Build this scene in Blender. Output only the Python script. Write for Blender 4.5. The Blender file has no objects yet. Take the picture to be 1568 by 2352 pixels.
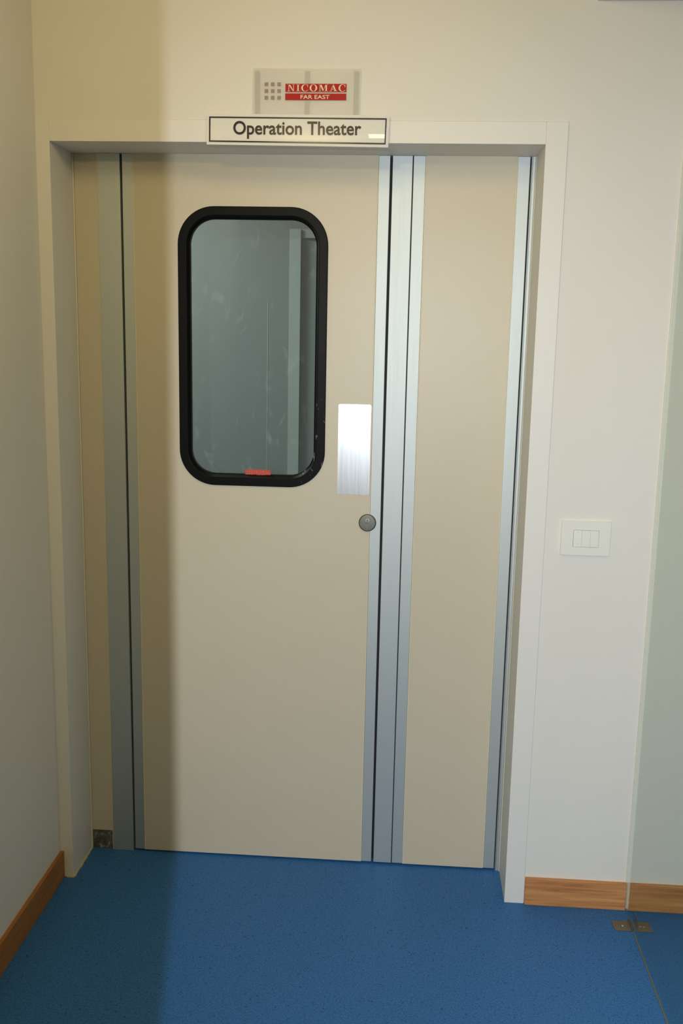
import bpy, bmesh, math, random
from mathutils import Vector, Euler

C = bpy.context.scene.collection
random.seed(4)

# ------------------------------------------------------------------ colours / materials
def lin(r, g, b):
    f = lambda c: (c / 255) / 12.92 if c / 255 <= 0.04045 else ((c / 255 + 0.055) / 1.055) ** 2.4
    return (f(r), f(g), f(b), 1.0)

def node(nt, kind, **kw):
    n = nt.nodes.new(kind)
    for k, v in kw.items():
        setattr(n, k, v)
    return n

def base_mat(name):
    m = bpy.data.materials.new(name); m.use_nodes = True
    nt = m.node_tree
    b = next(n for n in nt.nodes if n.type == 'BSDF_PRINCIPLED')
    return m, nt, b

def setin(n, name, v):
    if name in n.inputs: n.inputs[name].default_value = v

def mat(name, col, rough=0.5, metal=0.0, spec=0.5, var=0.03, scale=9.0, bump=0.0, bscale=200.0, coat=0.0):
    """painted / metal surface: one colour with a slight large-scale unevenness and an optional fine bump"""
    m, nt, b = base_mat(name)
    setin(b, 'Roughness', rough); setin(b, 'Metallic', metal); setin(b, 'Specular IOR Level', spec)
    if coat: setin(b, 'Coat Weight', coat); setin(b, 'Coat Roughness', 0.03)
    tc = node(nt, 'ShaderNodeTexCoord')
    nz = node(nt, 'ShaderNodeTexNoise'); nz.inputs['Scale'].default_value = scale; nz.inputs['Detail'].default_value = 4
    nt.links.new(tc.outputs['Object'], nz.inputs['Vector'])
    mx = node(nt, 'ShaderNodeMix', data_type='RGBA')
    mx.inputs['A'].default_value = tuple(c * (1 - var) for c in col[:3]) + (1,)
    mx.inputs['B'].default_value = tuple(min(1, c * (1 + var)) for c in col[:3]) + (1,)
    nt.links.new(nz.outputs['Fac'], mx.inputs['Factor'])
    nt.links.new(mx.outputs['Result'], b.inputs['Base Color'])
    if bump:
        n2 = node(nt, 'ShaderNodeTexNoise'); n2.inputs['Scale'].default_value = bscale; n2.inputs['Detail'].default_value = 3
        nt.links.new(tc.outputs['Object'], n2.inputs['Vector'])
        bp = node(nt, 'ShaderNodeBump'); bp.inputs['Strength'].default_value = bump; bp.inputs['Distance'].default_value = 0.002
        nt.links.new(n2.outputs['Fac'], bp.inputs['Height']); nt.links.new(bp.outputs['Normal'], b.inputs['Normal'])
    return m

def metal_mat(name, col, rough, stretch=(60, 60, 1.5), amt=0.06, metallic=1.0):
    """brushed metal: roughness broken up by streaks along z"""
    m, nt, b = base_mat(name)
    setin(b, 'Metallic', metallic); setin(b, 'Base Color', col)
    tc = node(nt, 'ShaderNodeTexCoord'); mp = node(nt, 'ShaderNodeMapping'); mp.inputs['Scale'].default_value = stretch
    nz = node(nt, 'ShaderNodeTexNoise'); nz.inputs['Scale'].default_value = 6; nz.inputs['Detail'].default_value = 5
    nt.links.new(tc.outputs['Object'], mp.inputs['Vector']); nt.links.new(mp.outputs['Vector'], nz.inputs['Vector'])
    mr = node(nt, 'ShaderNodeMapRange')
    mr.inputs['To Min'].default_value = rough - amt; mr.inputs['To Max'].default_value = rough + amt
    nt.links.new(nz.outputs['Fac'], mr.inputs['Value']); nt.links.new(mr.outputs['Result'], b.inputs['Roughness'])
    return m

def wood_mat(name, dark, light, axis):
    m, nt, b = base_mat(name)
    setin(b, 'Roughness', 0.55)
    tc = node(nt, 'ShaderNodeTexCoord'); mp = node(nt, 'ShaderNodeMapping')
    mp.inputs['Scale'].default_value = (1.6, 30, 30) if axis == 'x' else (30, 1.6, 30)
    nt.links.new(tc.outputs['Object'], mp.inputs['Vector'])
    nz = node(nt, 'ShaderNodeTexNoise'); nz.inputs['Scale'].default_value = 3.0; nz.inputs['Detail'].default_value = 6; nz.inputs['Distortion'].default_value = 0.7
    nt.links.new(mp.outputs['Vector'], nz.inputs['Vector'])
    cr = node(nt, 'ShaderNodeValToRGB')
    cr.color_ramp.elements[0].position = 0.32; cr.color_ramp.elements[0].color = dark
    cr.color_ramp.elements[1].position = 0.68; cr.color_ramp.elements[1].color = light
    nt.links.new(nz.outputs['Fac'], cr.inputs['Fac'])
    # knots
    vo = node(nt, 'ShaderNodeTexVoronoi'); vo.inputs['Scale'].default_value = 4.2
    mp2 = node(nt, 'ShaderNodeMapping'); mp2.inputs['Scale'].default_value = (1, 2.2, 2.2) if axis == 'x' else (2.2, 1, 2.2)
    nt.links.new(tc.outputs['Object'], mp2.inputs['Vector']); nt.links.new(mp2.outputs['Vector'], vo.inputs['Vector'])
    mr = node(nt, 'ShaderNodeMapRange'); mr.inputs['From Min'].default_value = 0.03; mr.inputs['From Max'].default_value = 0.10
    mr.inputs['To Min'].default_value = 0.75; mr.inputs['To Max'].default_value = 0.0
    nt.links.new(vo.outputs['Distance'], mr.inputs['Value'])
    mx = node(nt, 'ShaderNodeMix', data_type='RGBA'); mx.inputs['B'].default_value = tuple(c * 0.45 for c in dark[:3]) + (1,)
    nt.links.new(mr.outputs['Result'], mx.inputs['Factor']); nt.links.new(cr.outputs['Color'], mx.inputs['A'])
    nt.links.new(mx.outputs['Result'], b.inputs['Base Color'])
    return m

def floor_mat():
    m, nt, b = base_mat('blue_vinyl')
    setin(b, 'Roughness', 0.5); setin(b, 'Specular IOR Level', 0.35)
    tc = node(nt, 'ShaderNodeTexCoord')
    n1 = node(nt, 'ShaderNodeTexNoise'); n1.inputs['Scale'].default_value = 240; n1.inputs['Detail'].default_value = 3
    n2 = node(nt, 'ShaderNodeTexNoise'); n2.inputs['Scale'].default_value = 210; n2.inputs['Detail'].default_value = 2
    for n in (n1, n2): nt.links.new(tc.outputs['Object'], n.inputs['Vector'])
    cr = node(nt, 'ShaderNodeValToRGB')
    cr.color_ramp.elements[0].position = 0.30; cr.color_ramp.elements[0].color = FLOOR_D
    cr.color_ramp.elements[1].position = 0.66; cr.color_ramp.elements[1].color = FLOOR_L
    nt.links.new(n1.outputs['Fac'], cr.inputs['Fac'])
    c2 = node(nt, 'ShaderNodeValToRGB')
    c2.color_ramp.elements[0].position = 0.29; c2.color_ramp.elements[0].color = (1, 1, 1, 1)
    c2.color_ramp.elements[1].position = 0.36; c2.color_ramp.elements[1].color = (0, 0, 0, 1)
    nt.links.new(n2.outputs['Fac'], c2.inputs['Fac'])
    mx = node(nt, 'ShaderNodeMix', data_type='RGBA'); mx.inputs['B'].default_value = tuple(c * 0.42 for c in FLOOR_D[:3]) + (1,)
    nt.links.new(c2.outputs['Color'], mx.inputs['Factor']); nt.links.new(cr.outputs['Color'], mx.inputs['A'])
    nt.links.new(mx.outputs['Result'], b.inputs['Base Color'])
    bp = node(nt, 'ShaderNodeBump'); bp.inputs['Strength'].default_value = 0.25; bp.inputs['Distance'].default_value = 0.0008
    nt.links.new(n1.outputs['Fac'], bp.inputs['Height']); nt.links.new(bp.outputs['Normal'], b.inputs['Normal'])
    return m

def glass_mat(name, tint, smudge=0.0, ior=1.5, haze=0.0):
    """clear sheet glass: Fresnel reflection over a tinted transparent sheet, with finger smudges on the door pane"""
    m = bpy.data.materials.new(name); m.use_nodes = True
    nt = m.node_tree; nt.nodes.clear()
    out = node(nt, 'ShaderNodeOutputMaterial')
    tr = node(nt, 'ShaderNodeBsdfTransparent'); tr.inputs['Color'].default_value = tint
    gl = node(nt, 'ShaderNodeBsdfGlossy'); gl.inputs['Roughness'].default_value = 0.0; gl.inputs['Color'].default_value = (1, 1, 1, 1)
    fr = node(nt, 'ShaderNodeFresnel'); fr.inputs['IOR'].default_value = ior
    mx = node(nt, 'ShaderNodeMixShader')
    # both faces of the sheet reflect outwards only; the far face seen from inside lets light straight out
    ge = node(nt, 'ShaderNodeNewGeometry')
    inv = node(nt, 'ShaderNodeMath', operation='MULTIPLY_ADD'); inv.inputs[1].default_value = -1.4; inv.inputs[2].default_value = 1.4
    nt.links.new(ge.outputs['Backfacing'], inv.inputs[0])
    fm = node(nt, 'ShaderNodeMath', operation='MULTIPLY', use_clamp=True)
    nt.links.new(fr.outputs['Fac'], fm.inputs[0]); nt.links.new(inv.outputs['Value'], fm.inputs[1])
    nt.links.new(fm.outputs['Value'], mx.inputs['Fac']); nt.links.new(tr.outputs['BSDF'], mx.inputs[1]); nt.links.new(gl.outputs['BSDF'], mx.inputs[2])
    last = mx
    if smudge or haze:
        df = node(nt, 'ShaderNodeBsdfDiffuse'); df.inputs['Color'].default_value = (0.75, 0.82, 0.84, 1)
        tc = node(nt, 'ShaderNodeTexCoord')
        mp = node(nt, 'ShaderNodeMapping'); mp.inputs['Scale'].default_value = (26, 1, 15)
        nz = node(nt, 'ShaderNodeTexNoise'); nz.inputs['Scale'].default_value = 1.0; nz.inputs['Detail'].default_value = 4; nz.inputs['Distortion'].default_value = 1.2
        nt.links.new(tc.outputs['Object'], mp.inputs['Vector']); nt.links.new(mp.outputs['Vector'], nz.inputs['Vector'])
        mr = node(nt, 'ShaderNodeMapRange'); mr.inputs['From Min'].default_value = 0.60; mr.inputs['From Max'].default_value = 0.82
        mr.inputs['To Min'].default_value = haze; mr.inputs['To Max'].default_value = haze + smudge
        nt.links.new(nz.outputs['Fac'], mr.inputs['Value'])
        m2 = node(nt, 'ShaderNodeMixShader')
        nt.links.new(mr.outputs['Result'], m2.inputs['Fac']); nt.links.new(mx.outputs['Shader'], m2.inputs[1]); nt.links.new(df.outputs['BSDF'], m2.inputs[2])
        last = m2
    nt.links.new(last.outputs['Shader'], out.inputs['Surface'])
    return m

def frosted_mat(name, col, clear):
    """milky acrylic sheet: part of the light passes straight through, the rest scatters; thin glossy skin"""
    m, nt, b = base_mat(name)
    setin(b, 'Base Color', col); setin(b, 'Roughness', 0.25); setin(b, 'Specular IOR Level', 0.15)
    out = next(n for n in nt.nodes if n.type == 'OUTPUT_MATERIAL')
    tr = node(nt, 'ShaderNodeBsdfTransparent'); mx = node(nt, 'ShaderNodeMixShader'); mx.inputs['Fac'].default_value = clear
    nt.links.new(b.outputs['BSDF'], mx.inputs[1]); nt.links.new(tr.outputs['BSDF'], mx.inputs[2]); nt.links.new(mx.outputs['Shader'], out.inputs['Surface'])
    return m

def scuffed_black(name):
    m, nt, b = base_mat(name)
    setin(b, 'Roughness', 0.42); setin(b, 'Specular IOR Level', 0.10)
    tc = node(nt, 'ShaderNodeTexCoord')
    mp = node(nt, 'ShaderNodeMapping'); mp.inputs['Scale'].default_value = (55, 20, 38); mp.inputs['Rotation'].default_value = (0, 0.5, 0)
    nz = node(nt, 'ShaderNodeTexNoise'); nz.inputs['Scale'].default_value = 1.3; nz.inputs['Detail'].default_value = 5; nz.inputs['Distortion'].default_value = 1.0
    nt.links.new(tc.outputs['Object'], mp.inputs['Vector']); nt.links.new(mp.outputs['Vector'], nz.inputs['Vector'])
    mr = node(nt, 'ShaderNodeMapRange'); mr.inputs['From Min'].default_value = 0.64; mr.inputs['From Max'].default_value = 0.76
    nt.links.new(nz.outputs['Fac'], mr.inputs['Value'])
    # the scuffs sit where hands and trolleys touch: lower right of the frame
    sp = node(nt, 'ShaderNodeSeparateXYZ'); nt.links.new(tc.outputs['Object'], sp.inputs['Vector'])
    xm = node(nt, 'ShaderNodeMapRange'); xm.inputs['From Min'].default_value = 0.62 - WX; xm.inputs['From Max'].default_value = 0.70 - WX
    nt.links.new(sp.outputs['X'], xm.inputs['Value'])
    zm = node(nt, 'ShaderNodeMapRange'); zm.inputs['From Min'].default_value = 1.60; zm.inputs['From Max'].default_value = 1.28
    nt.links.new(sp.outputs['Z'], zm.inputs['Value'])
    a = node(nt, 'ShaderNodeMath', operation='MULTIPLY'); nt.links.new(xm.outputs['Result'], a.inputs[0]); nt.links.new(zm.outputs['Result'], a.inputs[1])
    a2 = node(nt, 'ShaderNodeMath', operation='MULTIPLY'); nt.links.new(a.outputs['Value'], a2.inputs[0]); nt.links.new(mr.outputs['Result'], a2.inputs[1])
    mx = node(nt, 'ShaderNodeMix', data_type='RGBA'); mx.inputs['A'].default_value = lin(13, 13, 12); mx.inputs['B'].default_value = lin(150, 156, 160)
    nt.links.new(a2.outputs['Value'], mx.inputs['Factor']); nt.links.new(mx.outputs['Result'], b.inputs['Base Color'])
    return m

def grimy_metal(name):
    m, nt, b = base_mat(name)
    setin(b, 'Metallic', 0.7); setin(b, 'Roughness', 0.5)
    tc = node(nt, 'ShaderNodeTexCoord')
    nz = node(nt, 'ShaderNodeTexNoise'); nz.inputs['Scale'].default_value = 60; nz.inputs['Detail'].default_value = 6; nz.inputs['Distortion'].default_value = 0.8
    nt.links.new(tc.outputs['Object'], nz.inputs['Vector'])
    cr = node(nt, 'ShaderNodeValToRGB')
    cr.color_ramp.elements[0].position = 0.35; cr.color_ramp.elements[0].color = lin(105, 95, 80)
    cr.color_ramp.elements[1].position = 0.62; cr.color_ramp.elements[1].color = lin(150, 148, 140)
    e = cr.color_ramp.elements.new(0.70); e.color = lin(215, 212, 200)
    nt.links.new(nz.outputs['Fac'], cr.inputs['Fac']); nt.links.new(cr.outputs['Color'], b.inputs['Base Color'])
    return m

WX = 0.172            # the door leaf's own origin in x
FLOOR_D, FLOOR_L = lin(34, 88, 148), lin(56, 120, 184)
M = {}
M['wall'] = mat('wall_paint', lin(232, 230, 222), 0.75, var=0.012, scale=5, bump=0.05, bscale=120)
M['trim'] = mat('trim_paint', lin(234, 232, 226), 0.5, var=0.01, scale=5)
M['ceiling'] = mat('ceiling_paint', lin(232, 228, 216), 0.9, var=0.01)
M['laminate'] = mat('beige_laminate', lin(208, 199, 176), 0.42, var=0.02, scale=7)
M['edge'] = mat('cream_edge', lin(238, 226, 186), 0.5, var=0.02)
M['alu'] = metal_mat('anodised_aluminium', lin(196, 203, 202), 0.57, (60, 60, 0.8), 0.03, 0.78)
M['steel'] = metal_mat('polished_steel', lin(222, 224, 226), 0.265, (45, 45, 1.2), 0.03)
M['lock'] = metal_mat('satin_nickel', lin(118, 117, 108), 0.46, (40, 40, 40), 0.05)
M['brass'] = metal_mat('dull_nickel', lin(185, 178, 168), 0.3, (40, 40, 40), 0.05)
M['bracket'] = metal_mat('bracket_steel', lin(150, 149, 138), 0.45, (20, 20, 20), 0.08)
M['dark'] = mat('dark_gap', lin(30, 30, 28), 0.7, var=0.05)
M['frame'] = scuffed_black('black_frame')
M['floor'] = floor_mat()
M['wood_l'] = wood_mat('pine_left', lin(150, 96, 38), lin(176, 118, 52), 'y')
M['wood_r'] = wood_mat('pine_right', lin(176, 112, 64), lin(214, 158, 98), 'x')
M['pane'] = glass_mat('door_glass', (0.86, 0.90, 0.88, 1), 0.10, haze=0.025)
M['sheet'] = glass_mat('partition_glass', (0.952, 0.992, 0.960, 1))
M['acrylic'] = mat('white_acrylic', lin(232, 232, 226), 0.0, var=0.004, spec=0.5)
M['ink'] = mat('black_letter', lin(40, 38, 48), 0.12, var=0.02)
M['frost'] = frosted_mat('frosted_acrylic', lin(240, 238, 230), 0.68)
M['tape'] = mat('grey_tape', lin(150, 153, 148), 0.7, var=0.05)
M['red'] = mat('red_print', lin(178, 46, 38), 0.5, spec=0.1, var=0.02)
M['mauve'] = mat('mauve_print', lin(140, 122, 118), 0.4, var=0.02)
M['cream'] = mat('cream_print', lin(238, 222, 200), 0.5, spec=0.1, var=0.01)
M['red2'] = mat('red_sticker', lin(196, 58, 34), 0.5, var=0.04)
M['pink'] = mat('pale_sticker_print', lin(205, 120, 105), 0.5, var=0.02)
M['switch'] = mat('switch_plastic', lin(238, 238, 230), 0.28, var=0.005)
M['mark'] = mat('switch_mark', lin(205, 204, 192), 0.4, var=0.01)
M['sealant'] = mat('old_sealant', lin(196, 186, 146), 0.7, var=0.2, scale=40, bump=0.4, bscale=90)
M['dullseal'] = mat('dull_sealant', lin(120, 112, 78), 0.7, var=0.1, scale=40)
M['bead'] = mat('white_sealant', lin(228, 224, 206), 0.6, var=0.04, scale=30)
M['inner'] = mat('theatre_wall', lin(72, 80, 79), 0.7, var=0.02)
M['inner_t'] = mat('theatre_trim', lin(104, 112, 109), 0.5, var=0.02)
M['grime'] = grimy_metal('grimy_metal')

# ------------------------------------------------------------------ mesh helpers
def bm_box(bm, x0, x1, y0, y1, z0, z1, bev=0.0, seg=2):
    vs = [bm.verts.new((x, y, z)) for x in (x0, x1) for y in (y0, y1) for z in (z0, z1)]
    idx = ((0, 1, 3, 2), (4, 6, 7, 5), (0, 4, 5, 1), (2, 3, 7, 6), (0, 2, 6, 4), (1, 5, 7, 3))
    fs = [bm.faces.new([vs[i] for i in f]) for f in idx]
    if bev:
        es = list({e for f in fs for e in f.edges})
        bmesh.ops.bevel(bm, geom=es, offset=bev, segments=seg, profile=0.5, affect='EDGES')

def bm_prism(bm, pts, y0, y1):
    """pts: outline in (x, z), extruded from y0 (front) to y1"""
    a = [bm.verts.new((x, y0, z)) for x, z in pts]; b = [bm.verts.new((x, y1, z)) for x, z in pts]
    n = len(pts)
    bm.faces.new(a); bm.faces.new(b[::-1])
    for i in range(n): bm.faces.new((a[i], b[i], b[(i + 1) % n], a[(i + 1) % n]))

def rrect(x0, x1, z0, z1, r, n=14):
    pts = []
    for cx, cz, a0 in ((x1 - r, z1 - r, 0), (x0 + r, z1 - r, 90), (x0 + r, z0 + r, 180), (x1 - r, z0 + r, 270)):
        for i in range(n + 1):
            a = math.radians(a0 + 90 * i / n); pts.append((cx + r * math.cos(a), cz + r * math.sin(a)))
    return pts

def bm_loops(bm, loops, closed=False):
    """loops: list of lists of 3D points with the same count; skins neighbouring loops, each loop is cyclic"""
    rows = [[bm.verts.new(p) for p in lp] for lp in loops]
    n = len(rows[0]); rng = len(rows) if closed else len(rows) - 1
    for k in range(rng):
        a, b = rows[k], rows[(k + 1) % len(rows)]
        for i in range(n): bm.faces.new((a[i], a[(i + 1) % n], b[(i + 1) % n], b[i]))
    return rows

def link(name, bm, m, parent=None, origin=None, smooth=False):
    bmesh.ops.recalc_face_normals(bm, faces=bm.faces[:])
    o0 = Vector(parent['_o']) if parent is not None else Vector(origin or (0, 0, 0))
    bmesh.ops.translate(bm, verts=bm.verts[:], vec=-o0)
    me = bpy.data.meshes.new(name); bm.to_mesh(me); bm.free()
    o = bpy.data.objects.new(name, me); C.objects.link(o)
    me.materials.append(m)
    if smooth:
        for p in me.polygons: p.use_smooth = True
        me.set_sharp_from_angle(angle=math.radians(14))
    if parent is not None: o.parent = parent
    else: o.location = o0
    o['_o'] = tuple(o0)
    return o

def box(name, b, m, parent=None, origin=None, bev=0.0):
    bm = bmesh.new(); bm_box(bm, *b, bev=bev)
    if parent is None and origin is None: origin = ((b[0] + b[1]) / 2, (b[2] + b[3]) / 2, b[4])
    return link(name, bm, m, parent, origin, smooth=False)

def root(name, loc):
    o = bpy.data.objects.new(name, None); C.objects.link(o); o.location = loc; o['_o'] = tuple(loc)
    o.empty_display_size = 0.1
    return o

def tag(o, label=None, cat=None, group=None, kind=None):
    if label: o['label'] = label
    if cat: o['category'] = cat
    if group: o['group'] = group
    if kind: o['kind'] = kind
    return o

def struct(name, boxes, m, label, cat, bev=0.0):
    bm = bmesh.new()
    for b in boxes: bm_box(bm, *b, bev=bev)
    o = link(name, bm, m, None, (boxes[0][0], boxes[0][2], boxes[0][4]), smooth=False)
    return tag(o, label, cat, kind='structure')

# ------------------------------------------------------------------ key dimensions (metres)
D = 0.1666                     # the door face lies this far behind the wall face
H = 2.10                       # opening height
XL, XR = 0.0, 1.2816           # opening
XO, ZO = 1.3368, 2.1545        # outer edge of the casing
XW = -0.037                    # left wall
XG = 1.632                     # glass partition
CEIL = 2.60
BEAM_X, BEAM_Z = 1.390, 2.4365
YF = -2.72                     # unseen partition added behind the photographer to cut off the flash

# ------------------------------------------------------------------ room shell
struct('floor', [(-0.4, 3.4, -4.9, 2.4, -0.05, 0.0)], M['floor'], 'blue speckled vinyl floor', 'floor')
struct('ceiling', [(-0.4, 3.4, -4.9, 0.26, CEIL, CEIL + 0.05)], M['ceiling'], 'white ceiling above the doorway', 'ceiling')
struct('wall_back', [(XO + 0.0007, 3.3, 0.0, 0.25, 0, CEIL),
                     (XW - 0.1, XO + 0.0007, 0.0, 0.25, ZO + 0.0006, CEIL)], M['wall'], 'cream wall around and above the double door', 'wall')
struct('wall_left', [(XW - 0.1, XW, YF, 0.0, 0, CEIL), (XW - 0.1, XW, 0.0, 0.25, 0, ZO)], M['wall'], 'cream wall along the left side, meeting the doorway', 'wall')
struct('wall_right', [(3.2, 3.3, -4.8, 0.0, 0, CEIL)], M['wall'], 'cream wall at the far right beyond the glass', 'wall')
struct('wall_front_blocker', [(XW - 0.1, 0.816, YF - 0.06, YF, 0, CEIL), (0.7, 0.816, -4.8, YF - 0.06, 0, CEIL), (0.7, 3.3, -4.9, -4.8, 0, CEIL)], M['wall'],  # the partition end is an added flash blocker shading the left side
       'unseen cream partition added to block the flash, and back wall behind the photographer', 'wall')
struct('beam', [(BEAM_X, 1.95, -4.8, 0.0, BEAM_Z, CEIL)], M['wall'], 'painted ceiling beam at the top right corner over the glass partition', 'beam')

# casing of the opening: three painted lengths with hairline joints
struct('trim_1', [(XW, XL, -0.003, 0.235, 0, ZO)], M['trim'], 'painted casing and reveal on the left of the doorway', 'door casing', bev=0.0004)
struct('trim_2', [(XL, XR, -0.003, 0.235, H, ZO)], M['trim'], 'painted casing across the top of the doorway', 'door casing', bev=0.0010)
struct('trim_3', [(XR, XO, -0.005, 0.235, 0, ZO)], M['trim'], 'white painted casing on the right of the doorway', 'door casing', bev=0.0012)

# skirting boards
def skirting(name, b, m, label):
    o = struct(name, [b], m, label, 'skirting board', bev=0.0018)
    return o
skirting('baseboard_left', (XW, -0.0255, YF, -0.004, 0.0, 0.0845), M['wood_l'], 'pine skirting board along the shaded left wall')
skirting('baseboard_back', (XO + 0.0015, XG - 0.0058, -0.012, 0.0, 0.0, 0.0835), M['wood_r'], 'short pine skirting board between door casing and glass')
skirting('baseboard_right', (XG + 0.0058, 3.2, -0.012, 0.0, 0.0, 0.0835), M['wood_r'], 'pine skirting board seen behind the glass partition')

# ------------------------------------------------------------------ theatre behind the door (seen dimly through the vision panel)
YI = 1.62
struct('wall_inner', [(-1.3, 2.6, YI, YI + 0.1, 0, 2.5), (-1.4, -1.3, 0.25, YI + 0.1, 0, 2.5), (2.6, 2.7, 0.25, YI + 0.1, 0, 2.5),
                      (-1.4, XW - 0.1, 0.24, 0.25, 0, 2.5)], M['inner'], 'grey-green wall of the room seen through the door window', 'wall')
struct('ceiling_inner', [(-1.4, 2.7, 0.25, YI + 0.1, 2.5, 2.55)], M['inner'], 'ceiling of the room behind the door', 'ceiling')
struct('trim_4', [(0.436, 0.484, YI - 0.045, YI, 0, 2.05), (0.484, 1.4, YI - 0.03, YI, 2.015, 2.05)], M['inner_t'],
       'pale door frame seen through the door window', 'door frame')
struct('trim_5', [(0.338, 0.3410, YI - 0.0015, YI, 0, 1.75)], M['inner_t'], 'thin pale joint line on the wall seen through the door window', 'joint strip')
struct('wall_recess', [(0.484, 1.4, YI - 0.012, YI - 0.001, 0, 2.015)], M['inner'], 'dim panel inside the pale frame seen through the door window', 'wall panel')

# ------------------------------------------------------------------ fixed aluminium frame of the doorway
JB, JC = 0.0715, 0.1360        # left jamb
fr = root('door_frame', (0.0, D, 0.0)); tag(fr, 'fixed grey aluminium frame standing inside the doorway around the beige doors', 'door frame', kind='structure')
box('filler_panel', (0.0045, JB - 0.003, D + 0.001, D + 0.03, 0.0625, H - 0.0002), M['laminate'], fr, bev=0.0008)
tag(box('base_plate', (0.0045, JB - 0.003, D + 0.003, D + 0.03, 0.0, 0.0605), M['grime'], fr, bev=0.0006), 'grimy bare metal plate')
tag(box('sealant_bead', (0.0002, 0.0042, D - 0.002, D + 0.02, 0.0, H - 0.0002), M['bead'], fr, bev=0.001), 'white sealant bead')
tag(box('sealant_bead', (JB - 0.0028, JB - 0.0004, D - 0.001, D + 0.02, 0.0, H - 0.0002), M['edge'], fr, bev=0.0006), 'cream bead')
box('jamb', (JB, JC, D - 0.004, D + 0.055, 0.0, H - 0.0002), M['alu'], fr, bev=0.0012)
bm = bmesh.new()                                    # right jamb: a stepped section with a fine groove
bm_box(bm, 1.2712, 1.2790, D - 0.002, D + 0.055, 0.0, H - 0.0002, bev=0.0008)
bm_box(bm, 1.2686, 1.2704, D - 0.001, D + 0.055, 0.0, H - 0.0002, bev=0.0004)
bm_box(bm, 1.2700, 1.2716, D + 0.004, D + 0.055, 0.0, H - 0.0002)
link('jamb', bm, M['alu'], fr)
tag(box('sealant_bead', (1.2792, 1.2814, D - 0.006, D + 0.02, 0.0, H - 0.0002), M['bead'], fr, bev=0.001), 'white sealant bead')
for a, b in ((JC + 0.0003, JC + 0.0062), (0.886, 0.893), (1.2652, 1.2684)):
    tag(box('gasket', (a, b, D + 0.030, D + 0.05, 0.001, H - 0.0002), M['dark'], fr), 'black rubber gasket')

# crumbly sealant along the foot of the left reveal
def ragged(path, rad, name, label):
    bm = bmesh.new(); loops = []
    for i, p in enumerate(path):
        q = path[min(i + 1, len(path) - 1)]; o = path[max(i - 1, 0)]
        t = (Vector(q) - Vector(o)).normalized(); s = t.cross(Vector((0, 0, 1))).normalized()
        r = rad * random.uniform(0.65, 1.45)
        loops.append([Vector(p) + s * r * math.cos(a) + Vector((0, 0, 1)) * r * 1.1 * max(0, math.sin(a)) for a in [k * math.pi / 4 for k in range(8)]])
    rows = bm_loops(bm, loops); bm.faces.new(rows[0]); bm.faces.new(rows[-1][::-1])
    o = link(name, bm, M['sealant'], None, path[0], smooth=True)
    return tag(o, label, 'sealant', kind='structure')
pth = [(-0.020 + 0.003 * i, -0.0035, 0.0) for i in range(7)] + [(0.0012, 0.003 + D * i / 26, 0.0) for i in range(26)]
ragged(pth, 0.0036, 'trim_6', 'crumbly cream sealant along the foot of the left reveal')

# ------------------------------------------------------------------ main door leaf
LB, LT = 0.006, H - 0.0002
X0, X1, X2, X3 = 0.1412, 0.1718, 0.8555, 0.8868
F = D - 0.0015                 # face of the laminate panels
d1 = root('door_1', (WX, D, 0.0))
tag(d1, 'wide beige door leaf with a black-framed rounded window', 'door', kind='structure')

# window opening and vision panel
wx0, wx1, wz0, wz1, wr = 0.2975, 0.7213, 1.1775, 1.9618, 0.104
bm = bmesh.new()               # panel with a rounded hole
hole = rrect(wx0 + 0.012, wx1 - 0.012, wz0 + 0.012, wz1 - 0.012, wr - 0.012)
px0, px1 = X1 + 0.0026, X2 - 0.0026
def outer_pt(x, z):
    cx, cz = (wx0 + wx1) / 2, (wz0 + wz1) / 2
    dx, dz = x - cx, z - cz
    t = min([(px1 - cx) / dx if dx > 1e-9 else ((px0 - cx) / dx if dx < -1e-9 else 9e9), (LT - cz) / dz if dz > 1e-9 else ((LB - cz) / dz if dz < -1e-9 else 9e9)])
    return (cx + dx * t, cz + dz * t)
outer = [outer_pt(x, z) for x, z in hole]
corners = [(px1, LT), (px0, LT), (px0, LB), (px1, LB)]
used = set()
for cc in corners:             # snap the nearest outline point to each corner so that the panel is square
    k = min((i for i in range(len(outer)) if i not in used), key=lambda i: (outer[i][0] - cc[0]) ** 2 + (outer[i][1] - cc[1]) ** 2)
    outer[k] = cc; used.add(k)
bm_loops(bm, [[(x, F, z) for x, z in outer], [(x, F, z) for x, z in hole], [(x, D + 0.04, z) for x, z in hole], [(x, D + 0.04, z) for x, z in outer]], closed=True)
link('panel', bm, M['laminate'], d1)
box('stile', (X0, X1, D, D + 0.04, LB, LT), M['alu'], d1, bev=0.001)
box('stile', (X2, X3, D, D + 0.04, LB, LT), M['alu'], d1, bev=0.001)
for a in (X1, X2 - 0.0026):
    tag(box('edging', (a + 0.0002, a + 0.0024, F - 0.0006, D + 0.03, LB, LT), M['edge'], d1, bev=0.0005), 'cream edging strip')

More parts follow.
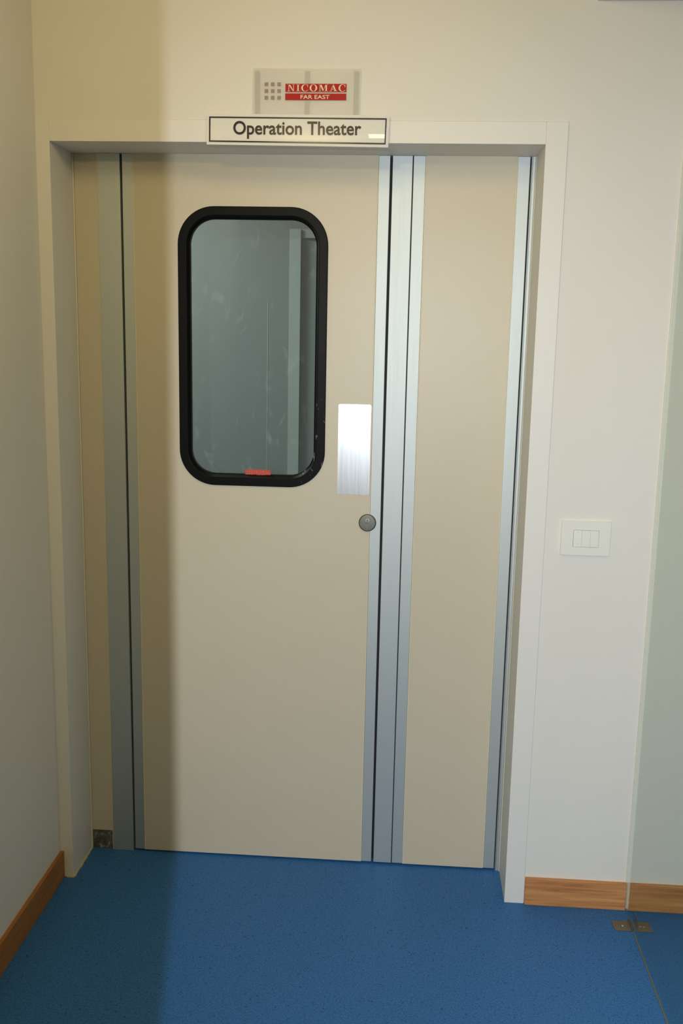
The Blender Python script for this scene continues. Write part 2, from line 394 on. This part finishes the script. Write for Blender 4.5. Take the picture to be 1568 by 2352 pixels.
def ring_loops(prof):
    """prof: (inset, y) pairs; rounded rectangles around the window, one loop each"""
    return [[(x, y, z) for x, z in rrect(wx0 + i, wx1 - i, wz0 + i, wz1 - i, wr - i)] for i, y in prof]
bm = bmesh.new()
bm_loops(bm, ring_loops([(0.0, F + 0.0001), (0.0003, F - 0.0045), (0.0010, F - 0.0057), (0.0022, F - 0.0062), (0.0235, F - 0.0062), (0.0250, F - 0.0056),
                         (0.0262, F - 0.003), (0.0310, F + 0.0115), (0.0340, F + 0.0125), (0.0340, F + 0.019), (0.0115, F + 0.019), (0.0115, F + 0.0001)]), closed=True)
wf = link('window_frame', bm, M['frame'], d1, smooth=True); tag(wf, 'glossy black rounded window frame')
bm = bmesh.new()
bm_prism(bm, rrect(wx0 + 0.030, wx1 - 0.030, wz0 + 0.030, wz1 - 0.030, wr - 0.030), F + 0.0128, F + 0.0168)
gp = link('glass_pane', bm, M['pane'], wf); tag(gp, 'grey clear glass with finger smudges')

# ------------------------------------------------------------------ lettering
def text_glyphs(txt, boldness=0.0):
    """each letter of the built-in font as (outline mesh data, min x, max x) at size 1, laid out in one line"""
    cu = bpy.data.curves.new('lettering_curve', 'FONT'); cu.body = txt; cu.size = 1.0; cu.offset = boldness; cu.resolution_u = 5
    o = bpy.data.objects.new('lettering_curve', cu); C.objects.link(o)
    bpy.context.view_layer.update()
    dg = bpy.context.evaluated_depsgraph_get()
    me = bpy.data.meshes.new_from_object(o.evaluated_get(dg))
    bpy.data.objects.remove(o); bpy.data.curves.remove(cu)
    bm = bmesh.new(); bm.from_mesh(me); bpy.data.meshes.remove(me)
    bmesh.ops.remove_doubles(bm, verts=bm.verts[:], dist=1e-5)
    return bm

def flat_to_solid(bm, fx, fz, y0, y1):
    """map a flat (x, y) glyph mesh to the wall plane and give it thickness: front at y0, back at y1"""
    for v in bm.verts:
        x, z = v.co.x, v.co.y; v.co = Vector((fx(x), y0, fz(z)))
    r = bmesh.ops.extrude_face_region(bm, geom=bm.faces[:])
    for g in r['geom']:
        if isinstance(g, bmesh.types.BMVert): g.co.y = y1

def islands(bm):
    seen = set(); out = []
    for v in bm.verts:
        if v in seen: continue
        st = [v]; comp = []; seen.add(v)
        while st:
            a = st.pop(); comp.append(a)
            for e in a.link_edges:
                w = e.other_vert(a)
                if w not in seen: seen.add(w); st.append(w)
        out.append(comp)
    return out

def letters(name, txt, x0, x1, z0, z1, y0, y1, m, parent, split, bold=0.0, zref=None):
    """write txt so that it spans x0..x1, its reference letters (capitals) from z0 (baseline) to z1"""
    bm = text_glyphs(txt, bold)
    ax = [v.co.x for v in bm.verts]; a0, a1 = min(ax), max(ax)
    cap = text_glyphs(zref or 'E', bold); cz = [v.co.y for v in cap.verts]; c0, c1 = min(cz), max(cz); cap.free()
    fx = lambda x: x0 + (x - a0) / (a1 - a0) * (x1 - x0)
    fz = lambda z: z0 + (z - c0) / (c1 - c0) * (z1 - z0)
    if not split:
        flat_to_solid(bm, fx, fz, y0, y1)
        return [link(name, bm, m, parent)]
    comps = islands(bm)
    boxes = []
    for cpt in comps:
        boxes.append([min(v.co.x for v in cpt), max(v.co.x for v in cpt), set(cpt)])
    boxes.sort(key=lambda b: b[0]); merged = []
    for b in boxes:            # the dot of an i shares its stem's x range
        if merged and b[0] < merged[-1][1] - 0.3 * (b[1] - b[0]): merged[-1][1] = max(merged[-1][1], b[1]); merged[-1][2] |= b[2]
        else: merged.append(b)
    outs = []
    for b in merged:
        nb = bmesh.new(); mp = {}
        for v in b[2]: mp[v] = nb.verts.new(v.co)
        for f in bm.faces:
            if f.verts[0] in b[2]: nb.faces.new([mp[v] for v in f.verts])
        flat_to_solid(nb, fx, fz, y0, y1)
        outs.append(link(name, nb, m, parent))
    bm.free()
    return outs

# heavy roman capitals for the maker's plate: unit height, strokes thick and thin, with slab serifs
def ell(cx, cz, rx, rz, a0, a1, n=28):
    return [(cx + rx * math.cos(math.radians(a0 + (a1 - a0) * i / n)), cz + rz * math.sin(math.radians(a0 + (a1 - a0) * i / n))) for i in range(n + 1)]
def rc(x0, x1, z0, z1): return [(x0, z0), (x1, z0), (x1, z1), (x0, z1)]
S = 0.045
def strip(o, i): return [[o[k], o[k + 1], i[k + 1], i[k]] for k in range(len(o) - 1)]
def roman(ch):
    if ch == 'I': return 0.40, [rc(0.12, 0.28, 0, 1), rc(0.0, 0.40, 0, S), rc(0.0, 0.40, 1 - S, 1)]
    if ch == 'N': return 0.86, [rc(0.13, 0.19, 0, 1), rc(0.68, 0.74, 0, 1), [(0.10, 1), (0.30, 1), (0.74, 0.0), (0.66, -0.02)],
                                rc(0.0, 0.32, 0, S), rc(0.0, 0.30, 1 - S, 1), rc(0.55, 0.86, 1 - S, 1)]
    if ch == 'M': return 1.08, [rc(0.13, 0.19, 0, 1), rc(0.80, 0.96, 0, 1), [(0.12, 1), (0.32, 1), (0.58, 0.22), (0.50, 0.0)], [(0.50, 0.0), (0.57, 0.18), (0.86, 1), (0.80, 1)],
                                rc(0.0, 0.32, 0, S), rc(0.68, 1.08, 0, S), rc(0.0, 0.30, 1 - S, 1), rc(0.80, 1.08, 1 - S, 1)]
    if ch == 'A': return 0.88, [[(0.10, 0), (0.16, 0), (0.44, 0.90), (0.42, 1.02)], [(0.42, 1.02), (0.46, 1.02), (0.82, 0), (0.62, 0), (0.37, 0.80)], rc(0.22, 0.62, 0.30, 0.355),
                                rc(0.0, 0.28, 0, S), rc(0.52, 0.90, 0, S)]
    if ch == 'O': return 0.86, strip(ell(0.43, 0.5, 0.43, 0.52, 0, 360, 48), ell(0.43, 0.5, 0.25, 0.475, 0, 360, 48))
    if ch == 'C': return 0.80, strip(ell(0.43, 0.5, 0.43, 0.52, 38, 318, 40), ell(0.47, 0.5, 0.29, 0.475, 45, 312, 40)) + [
        [(0.71, 0.62), (0.755, 0.62), (0.765, 1.0), (0.73, 1.0), (0.69, 0.86)], [(0.74, 0.15), (0.80, 0.20), (0.72, 0.20), (0.64, 0.12)]]
def roman_text(txt, x0, x1, z0, z1, y0, y1, gap=0.17):
    ws = [roman(c) for c in txt]; total = sum(w for w, _ in ws) + gap * (len(txt) - 1)
    bm = bmesh.new(); x = 0
    for w, polys in ws:
        for p in polys:
            bm_prism(bm, [(x0 + (x + a) / total * (x1 - x0), z0 + b * (z1 - z0)) for a, b in p], y0, y1)
        x += w + gap
    return bm

# maker's sticker at the foot of the pane
st = box('sticker', (0.4875, 0.5620, F + 0.0119, F + 0.01275, 1.2048, 1.2246), M['red2'], gp); tag(st, 'small red sticker with pale letters')
bm = bmesh.new()
gx0, gx1, gz0, gz1 = 0.4875, 0.5068, 1.2062, 1.2246
for k in (1, 2):
    u = gx0 + (gx1 - gx0) * k / 3; w = gz0 + (gz1 - gz0) * k / 3
    bm_box(bm, u - 0.0004, u + 0.0004, F + 0.0116, F + 0.0119, gz0, gz1); bm_box(bm, gx0, gx1, F + 0.0115, F + 0.0119, w - 0.0004, w + 0.0004)
bm_box(bm, gx1 - 0.0002, gx1 + 0.0010, F + 0.0116, F + 0.0119, gz0, gz1)
bm_box(bm, 0.5085, 0.5620, F + 0.0116, F + 0.0119, 1.2131, 1.2138)
tmp = roman_text('NICOMAC', 0.5105, 0.5600, 1.2152, 1.2228, F + 0.0115, F + 0.0119)
me = bpy.data.meshes.new('tmp'); tmp.to_mesh(me); tmp.free(); bm.from_mesh(me); bpy.data.meshes.remove(me)
link('sticker_print', bm, M['pink'], gp)
letters('sticker_print', 'FAR EAST', 0.5220, 0.5480, 1.2066, 1.2112, F + 0.0115, F + 0.0119, M['pink'], gp, False, 0.01)

# push plate: thin, slightly bowed sheet
bm = bmesh.new()
pl = rrect(0.7583, 0.8517, 1.1615, 1.4225, 0.005, 5)
bm_loops(bm, [[(x, F + 0.0001, z) for x, z in pl], [(x, F - 0.0009, z) for x, z in pl]])
bm.faces.new([bm.verts.new((x, F - 0.0009, z)) for x, z in pl])
bmesh.ops.remove_doubles(bm, verts=bm.verts[:], dist=1e-6)
tag(link('push_plate', bm, M['steel'], d1), 'shiny steel push plate')

# keyhole rose
def disc_loops(cx, cz, prof, n=48):
    return [[(cx + r * math.cos(2 * math.pi * i / n), y, cz + r * math.sin(2 * math.pi * i / n)) for i in range(n)] for r, y in prof]
kx, kz = 0.8490, 1.0800
bm = bmesh.new()
rows = bm_loops(bm, disc_loops(kx, kz, [(0.0255, F + 0.0), (0.0255, F - 0.004), (0.0250, F - 0.0062), (0.0238, F - 0.0078), (0.0222, F - 0.0084), (0.0100, F - 0.0088), (0.0012, F - 0.0088)]))
bm.faces.new(rows[-1])
lk = link('lock', bm, M['lock'], d1, smooth=True); tag(lk, 'round nickel keyhole rose')
bm = bmesh.new()               # profile cylinder: round plug over a straight body
body = ell(kx, kz - 0.0125, 0.0042, 0.0042, 180, 360, 12) + [(kx + 0.0042, kz + 0.002), (kx - 0.0042, kz + 0.002)]
bm_prism(bm, body, F - 0.0096, F - 0.0080)
link('cylinder_body', bm, M['lock'], lk)
bm = bmesh.new()
rows = bm_loops(bm, disc_loops(kx, kz + 0.0072, [(0.0078, F - 0.0080), (0.0078, F - 0.0100), (0.0070, F - 0.0108), (0.0010, F - 0.0110)], 32)); bm.faces.new(rows[-1])
tag(link('key_plug', bm, M['brass'], lk, smooth=True), 'bright round key plug')
bm = bmesh.new()
bm_prism(bm, ell(kx, kz + 0.0098, 0.0013, 0.0024, 0, 330, 16), F - 0.01115, F - 0.0105)
bm_box(bm, kx - 0.0007, kx + 0.0006, F - 0.0111, F - 0.0105, kz + 0.0040, kz + 0.0078)
tag(link('keyway', bm, M['dark'], lk), 'black key slot')

# ------------------------------------------------------------------ narrow leaf
Y0, Y1, Y2, Y3, Y4 = 0.8935, 0.9480, 0.9830, 1.2320, 1.2648
d2 = root('door_2', (Y0, D, 0.0)); tag(d2, 'narrow plain beige door leaf on the right with wide metal edges', 'door', kind='structure')
box('meeting_stile', (Y0, Y1, D - 0.001, D + 0.03, LB, LT), M['alu'], d2, bev=0.0009)
tag(box('gasket', (Y1 + 0.0002, Y1 + 0.0024, D + 0.006, D + 0.03, LB, LT), M['dark'], d2), 'dark joint')
box('stile', (Y1 + 0.0026, Y2, D, D + 0.04, LB, LT), M['alu'], d2, bev=0.0009)
box('panel', (Y2 + 0.0026, Y3 - 0.0026, F, D + 0.04, LB, LT), M['laminate'], d2)
for a in (Y2, Y3 - 0.0026):
    tag(box('edging', (a + 0.0002, a + 0.0024, F - 0.0006, D + 0.03, LB, LT), M['edge'], d2, bev=0.0005), 'cream edging strip')
box('stile', (Y3, Y4, D, D + 0.04, LB, LT), M['alu'], d2, bev=0.0009)

# ------------------------------------------------------------------ OPERATION THEATER sign
sg = root('door_sign', (0.652, -0.006, 2.0895)); tag(sg, 'white acrylic sign reading Operation Theater on the top of the door casing', 'sign')
SY = -0.0155                   # front face
bm = bmesh.new()
SA, SB, SC, SD = (0.4183, 2.0920), (0.8850, 2.0880), (0.8868, 2.1647), (0.4195, 2.1668)
bm_prism(bm, [SA, SB, SC, SD], SY, -0.0072)
link('board', bm, M['acrylic'], sg)
def in_sign(u, w):             # u along, w up, both 0..1 on the board
    a = Vector(SA).lerp(Vector(SB), u); b = Vector(SD).lerp(Vector(SC), u); p = a.lerp(b, w); return (p.x, p.y)
bm = bmesh.new()
o4 = [in_sign(0.013, 0.085), in_sign(0.985, 0.085), in_sign(0.985, 0.905), in_sign(0.013, 0.905)]
i4 = [in_sign(0.0205, 0.13), in_sign(0.9785, 0.13), in_sign(0.9785, 0.862), in_sign(0.0205, 0.862)]
bm_loops(bm, [[(x, SY - 0.0018, z) for x, z in o4], [(x, SY - 0.0018, z) for x, z in i4], [(x, SY + 0.0002, z) for x, z in i4], [(x, SY + 0.0002, z) for x, z in o4]], closed=True)
tag(link('border', bm, M['ink'], sg), 'raised black border line')
for o in letters('letter', 'Operation Theater', 0.4878, 0.8155, 2.1165, 2.1488, SY - 0.0022, SY + 0.0002, M['ink'], sg, True, 0.016, 'T'):
    o['label'] = 'raised black letter'

# ------------------------------------------------------------------ maker's plate above it
mp_ = root('maker_plate', (0.674, -0.002, 2.148)); tag(mp_, 'frosted clear plate with a red NICOMAC FAR EAST logo above the white sign', 'sign')
PY = -0.0062
bm = bmesh.new(); bm_prism(bm, [(0.5345, 2.150), (0.8105, 2.149), (0.8120, 2.2778), (0.5365, 2.2795)], PY, PY + 0.0025)
link('plate', bm, M['frost'], mp_)
for x in (0.5475, 0.6755, 0.8000):
    tag(box('tape_strip', (x - 0.0065, x + 0.0065, PY + 0.0032, -0.0003, 2.156, 2.2725), M['tape'], mp_), 'grey tape behind the plate')
bm = bmesh.new()
for i in range(3):
    for j in range(3):
        x = 0.5665 + i * 0.0163; z = 2.2036 + j * 0.0162
        bm_box(bm, x, x + 0.0091, PY - 0.0004, PY, z, z + 0.0086)
link('logo_squares', bm, M['mauve'], mp_)
tag(box('logo_band', (0.6198, 0.7755, PY - 0.0004, PY, 2.2218, 2.2415), M['red'], mp_), 'red band')
tag(box('logo_band', (0.6194, 0.7752, PY - 0.0004, PY, 2.2022, 2.2182), M['red'], mp_), 'red band')
tag(link('lettering', roman_text('NICOMAC', 0.6250, 0.7730, 2.2232, 2.2398, PY - 0.0008, PY - 0.0004), M['cream'], mp_), 'cream serif letters')
tag(letters('lettering', 'FAR EAST', 0.6585, 0.7330, 2.2050, 2.2148, PY - 0.0008, PY - 0.0004, M['cream'], mp_, False, 0.02)[0], 'cream plain capitals')

# ------------------------------------------------------------------ light switch
sw = root('light_switch', (1.4458, 0.0, 1.0418)); tag(sw, 'white three-gang light switch on the wall right of the door', 'light switch')
def frame_mesh(o, i, y0, y1, bev):
    bm = bmesh.new()
    (a0, a1, b0, b1), (c0, c1, e0, e1) = o, i
    R_ = lambda x0, x1, z0, z1, y: [(x, y, z) for x, z in rrect(x0, x1, z0, z1, 0.0015, 3)]
    bm_loops(bm, [R_(a0, a1, b0, b1, y1), R_(a0, a1, b0, b1, y0 + bev), R_(a0 + bev, a1 - bev, b0 + bev, b1 - bev, y0), R_(c0, c1, e0, e1, y0), R_(c0, c1, e0, e1, y1)], closed=True)
    return bm
link('plate', frame_mesh((1.3798, 1.5116, 1.0418, 1.1360), (1.4118, 1.4802, 1.0653, 1.1122), -0.0085, -0.0003, 0.0012), M['switch'], sw, smooth=True)
tag(box('backing', (1.4110, 1.4810, -0.0030, -0.0005, 1.0645, 1.1130), M['dark'], sw), 'dark slot behind the rockers')
def rocker(x0, x1, tilt):
    bm = bmesh.new()
    z0, z1, zm = 1.0661, 1.1114, 1.0888
    t0, t1 = (-0.0090 - tilt, -0.0078 + tilt * 0.2)
    sec = [(t0, z0), (-0.0089, zm), (t1, z1), (-0.0032, z1), (-0.0032, z0)]
    a = [bm.verts.new((x0, y, z)) for y, z in sec]; b = [bm.verts.new((x1, y, z)) for y, z in sec]
    bm.faces.new(a); bm.faces.new(b[::-1])
    for k in range(5): bm.faces.new((a[k], b[k], b[(k + 1) % 5], a[(k + 1) % 5]))
    return link('rocker', bm, M['switch'], sw)
r1 = rocker(1.4126, 1.4345, 0.0006); tag(r1, 'white rocker with two small arrow marks')
rocker(1.4349, 1.4571, 0.0); rocker(1.4575, 1.4796, 0.0)
for zc, s in ((1.1045, 1), (1.0745, -1)):
    bm = bmesh.new(); xc = 1.4238
    for e in (-1, 1):
        bm_prism(bm, [(xc, zc + s * 0.0018), (xc, zc + s * 0.0024), (xc + e * 0.0032, zc - s * 0.0012), (xc + e * 0.0032, zc - s * 0.0018)], -0.0098, -0.0080)
    link('arrow_mark', bm, M['mark'], r1)

# ------------------------------------------------------------------ glass partition and its floor clip
gl = root('glass_partition', (XG, -1.2, 0.0)); tag(gl, 'tall clear green-tinted glass partition at the right edge', 'glass partition', kind='thing')
box('glass_sheet', (XG - 0.005, XG + 0.005, -2.35, -0.0015, 0.003, BEAM_Z - 0.002), M['sheet'], gl, bev=0.0006)
tag(box('sealant_bead', (XG - 0.0065, XG - 0.0035, -2.35, -0.1130, 0.0, 0.0028), M['dullseal'], gl), 'dull sealant line')
tag(box('sealant_bead', (XG - 0.0075, XG - 0.0030, -0.0040, -0.0006, 0.085, BEAM_Z - 0.002), M['bead'], gl), 'pale sealant strip at the wall')

gb = root('glass_bracket', (XG, -0.085, 0.0)); tag(gb, 'small steel floor bracket clamping the foot of the glass partition', 'bracket')
def flange(s):
    bm = bmesh.new()
    xs = XG + s * 0.0056
    pts = [(xs, -0.1125), (XG + s * 0.0535 , -0.1125), (XG + s * (0.0535 + (0.0040 if s < 0 else -0.003)), -0.0685), (xs, -0.0620)]
    a = [bm.verts.new((x, y, 0.0)) for x, y in pts]; b = [bm.verts.new((x, y, 0.0022)) for x, y in pts]
    bm.faces.new(a); bm.faces.new(b[::-1])
    for k in range(4): bm.faces.new((a[k], b[k], b[(k + 1) % 4], a[(k + 1) % 4]))
    return link('flange', bm, M['bracket'], gb)
for s in (-1, 1):
    f = flange(s)
    box('upright', (min(XG + s * 0.0056, XG + s * 0.0078), max(XG + s * 0.0056, XG + s * 0.0078), -0.1125, -0.058, 0.0022, 0.036 if s > 0 else 0.010), M['bracket'], gb, bev=0.0004)
    bm = bmesh.new()
    rows = bm_loops(bm, [[(XG + s * 0.029 + q * math.cos(2 * math.pi * i / 16), -0.090 + q * math.sin(2 * math.pi * i / 16), zz) for i in range(16)]
                         for q, zz in ((0.0036, 0.0020), (0.0034, 0.0030), (0.0022, 0.0036))])
    bm.faces.new(rows[-1]); tag(link('screw', bm, M['steel'], gb, smooth=True), 'bright screw head')

# ------------------------------------------------------------------ light
def area(name, loc, rot, sx, sy, power, col, spread=180):
    l = bpy.data.lights.new(name, 'AREA'); l.shape = 'RECTANGLE'; l.size = sx; l.size_y = sy; l.energy = power; l.color = col
    l.spread = math.radians(spread)
    o = bpy.data.objects.new(name, l); C.objects.link(o); o.location = loc; o.rotation_euler = rot
    return o
WARM = (1.0, 0.74, 0.30)
WASH = math.radians(48)        # ceiling lamp tilted towards the doorway
area('ceiling_downlight', (0.757, -2.52, CEIL - 0.004), (0, 0, 0), 0.085, 0.10, 0.42, (1.0, 0.86, 0.5))
area('wall_wash_and_fill', (0.62, -1.05, CEIL - 0.075), (WASH, 0, 0), 0.2, 0.2, 2.25, WARM)
area('wall_wash_and_fill', (1.22, -1.45, CEIL - 0.09), (0, math.radians(58), 0), 0.2, 0.2, 5.0, (1.0, 0.85, 0.54))  # added fill aimed at the left wall to brighten it, no known fixture
area('warm_fill', (0.42, YF + 0.03, 2.46), (math.radians(90), 0, 0), 0.3, 0.08, 5.5, WARM)  # warm ambient fill added behind the camera, not a fixture of the room
# flash burst: one small hard source behind the lens
fl = bpy.data.lights.new('flash', 'SPOT'); fl.energy = 222; fl.color = (0.92, 0.985, 1.075)
fl.spot_size = math.radians(73); fl.spot_blend = 1.0; fl.shadow_soft_size = 0.005
fo = bpy.data.objects.new('flash', fl); C.objects.link(fo)
fo.location = (0.934, -3.35, 1.72)
d_ = Vector((1.20, 0.0, 0.85)) - fo.location
fo.rotation_euler = d_.to_track_quat('-Z', 'Y').to_euler()
# theatre lamp behind the door
area('theatre_lamp', (-0.5, 0.75, 2.45), (0, 0, 0), 0.5, 0.5, 78.0, (0.94, 1.0, 0.99))

w = bpy.data.worlds.new('room_air'); bpy.context.scene.world = w; w.use_nodes = True
bg = next(n for n in w.node_tree.nodes if n.type == 'BACKGROUND'); bg.inputs['Color'].default_value = (0.9, 0.95, 1.0, 1); bg.inputs['Strength'].default_value = 0.05

# ------------------------------------------------------------------ camera
cam = bpy.data.cameras.new('camera'); co = bpy.data.objects.new('camera', cam); C.objects.link(co)
co.location = (0.95942, -2.6049, 1.61677); co.rotation_euler = (1.38986, -0.01971, 0.07092)
cam.sensor_fit = 'VERTICAL'; cam.sensor_height = 36.0; cam.sensor_width = 24.0; cam.lens = 2224.29 / 2352 * 36.0
cam.clip_start = 0.02
sc = bpy.context.scene; sc.camera = co
sc.view_settings.view_transform = 'Standard'; sc.view_settings.look = 'None'; sc.view_settings.gamma = 1; sc.view_settings.use_curve_mapping = False
sc.view_settings.exposure = -0.03

for o in bpy.data.objects:
    if '_o' in o: del o['_o']
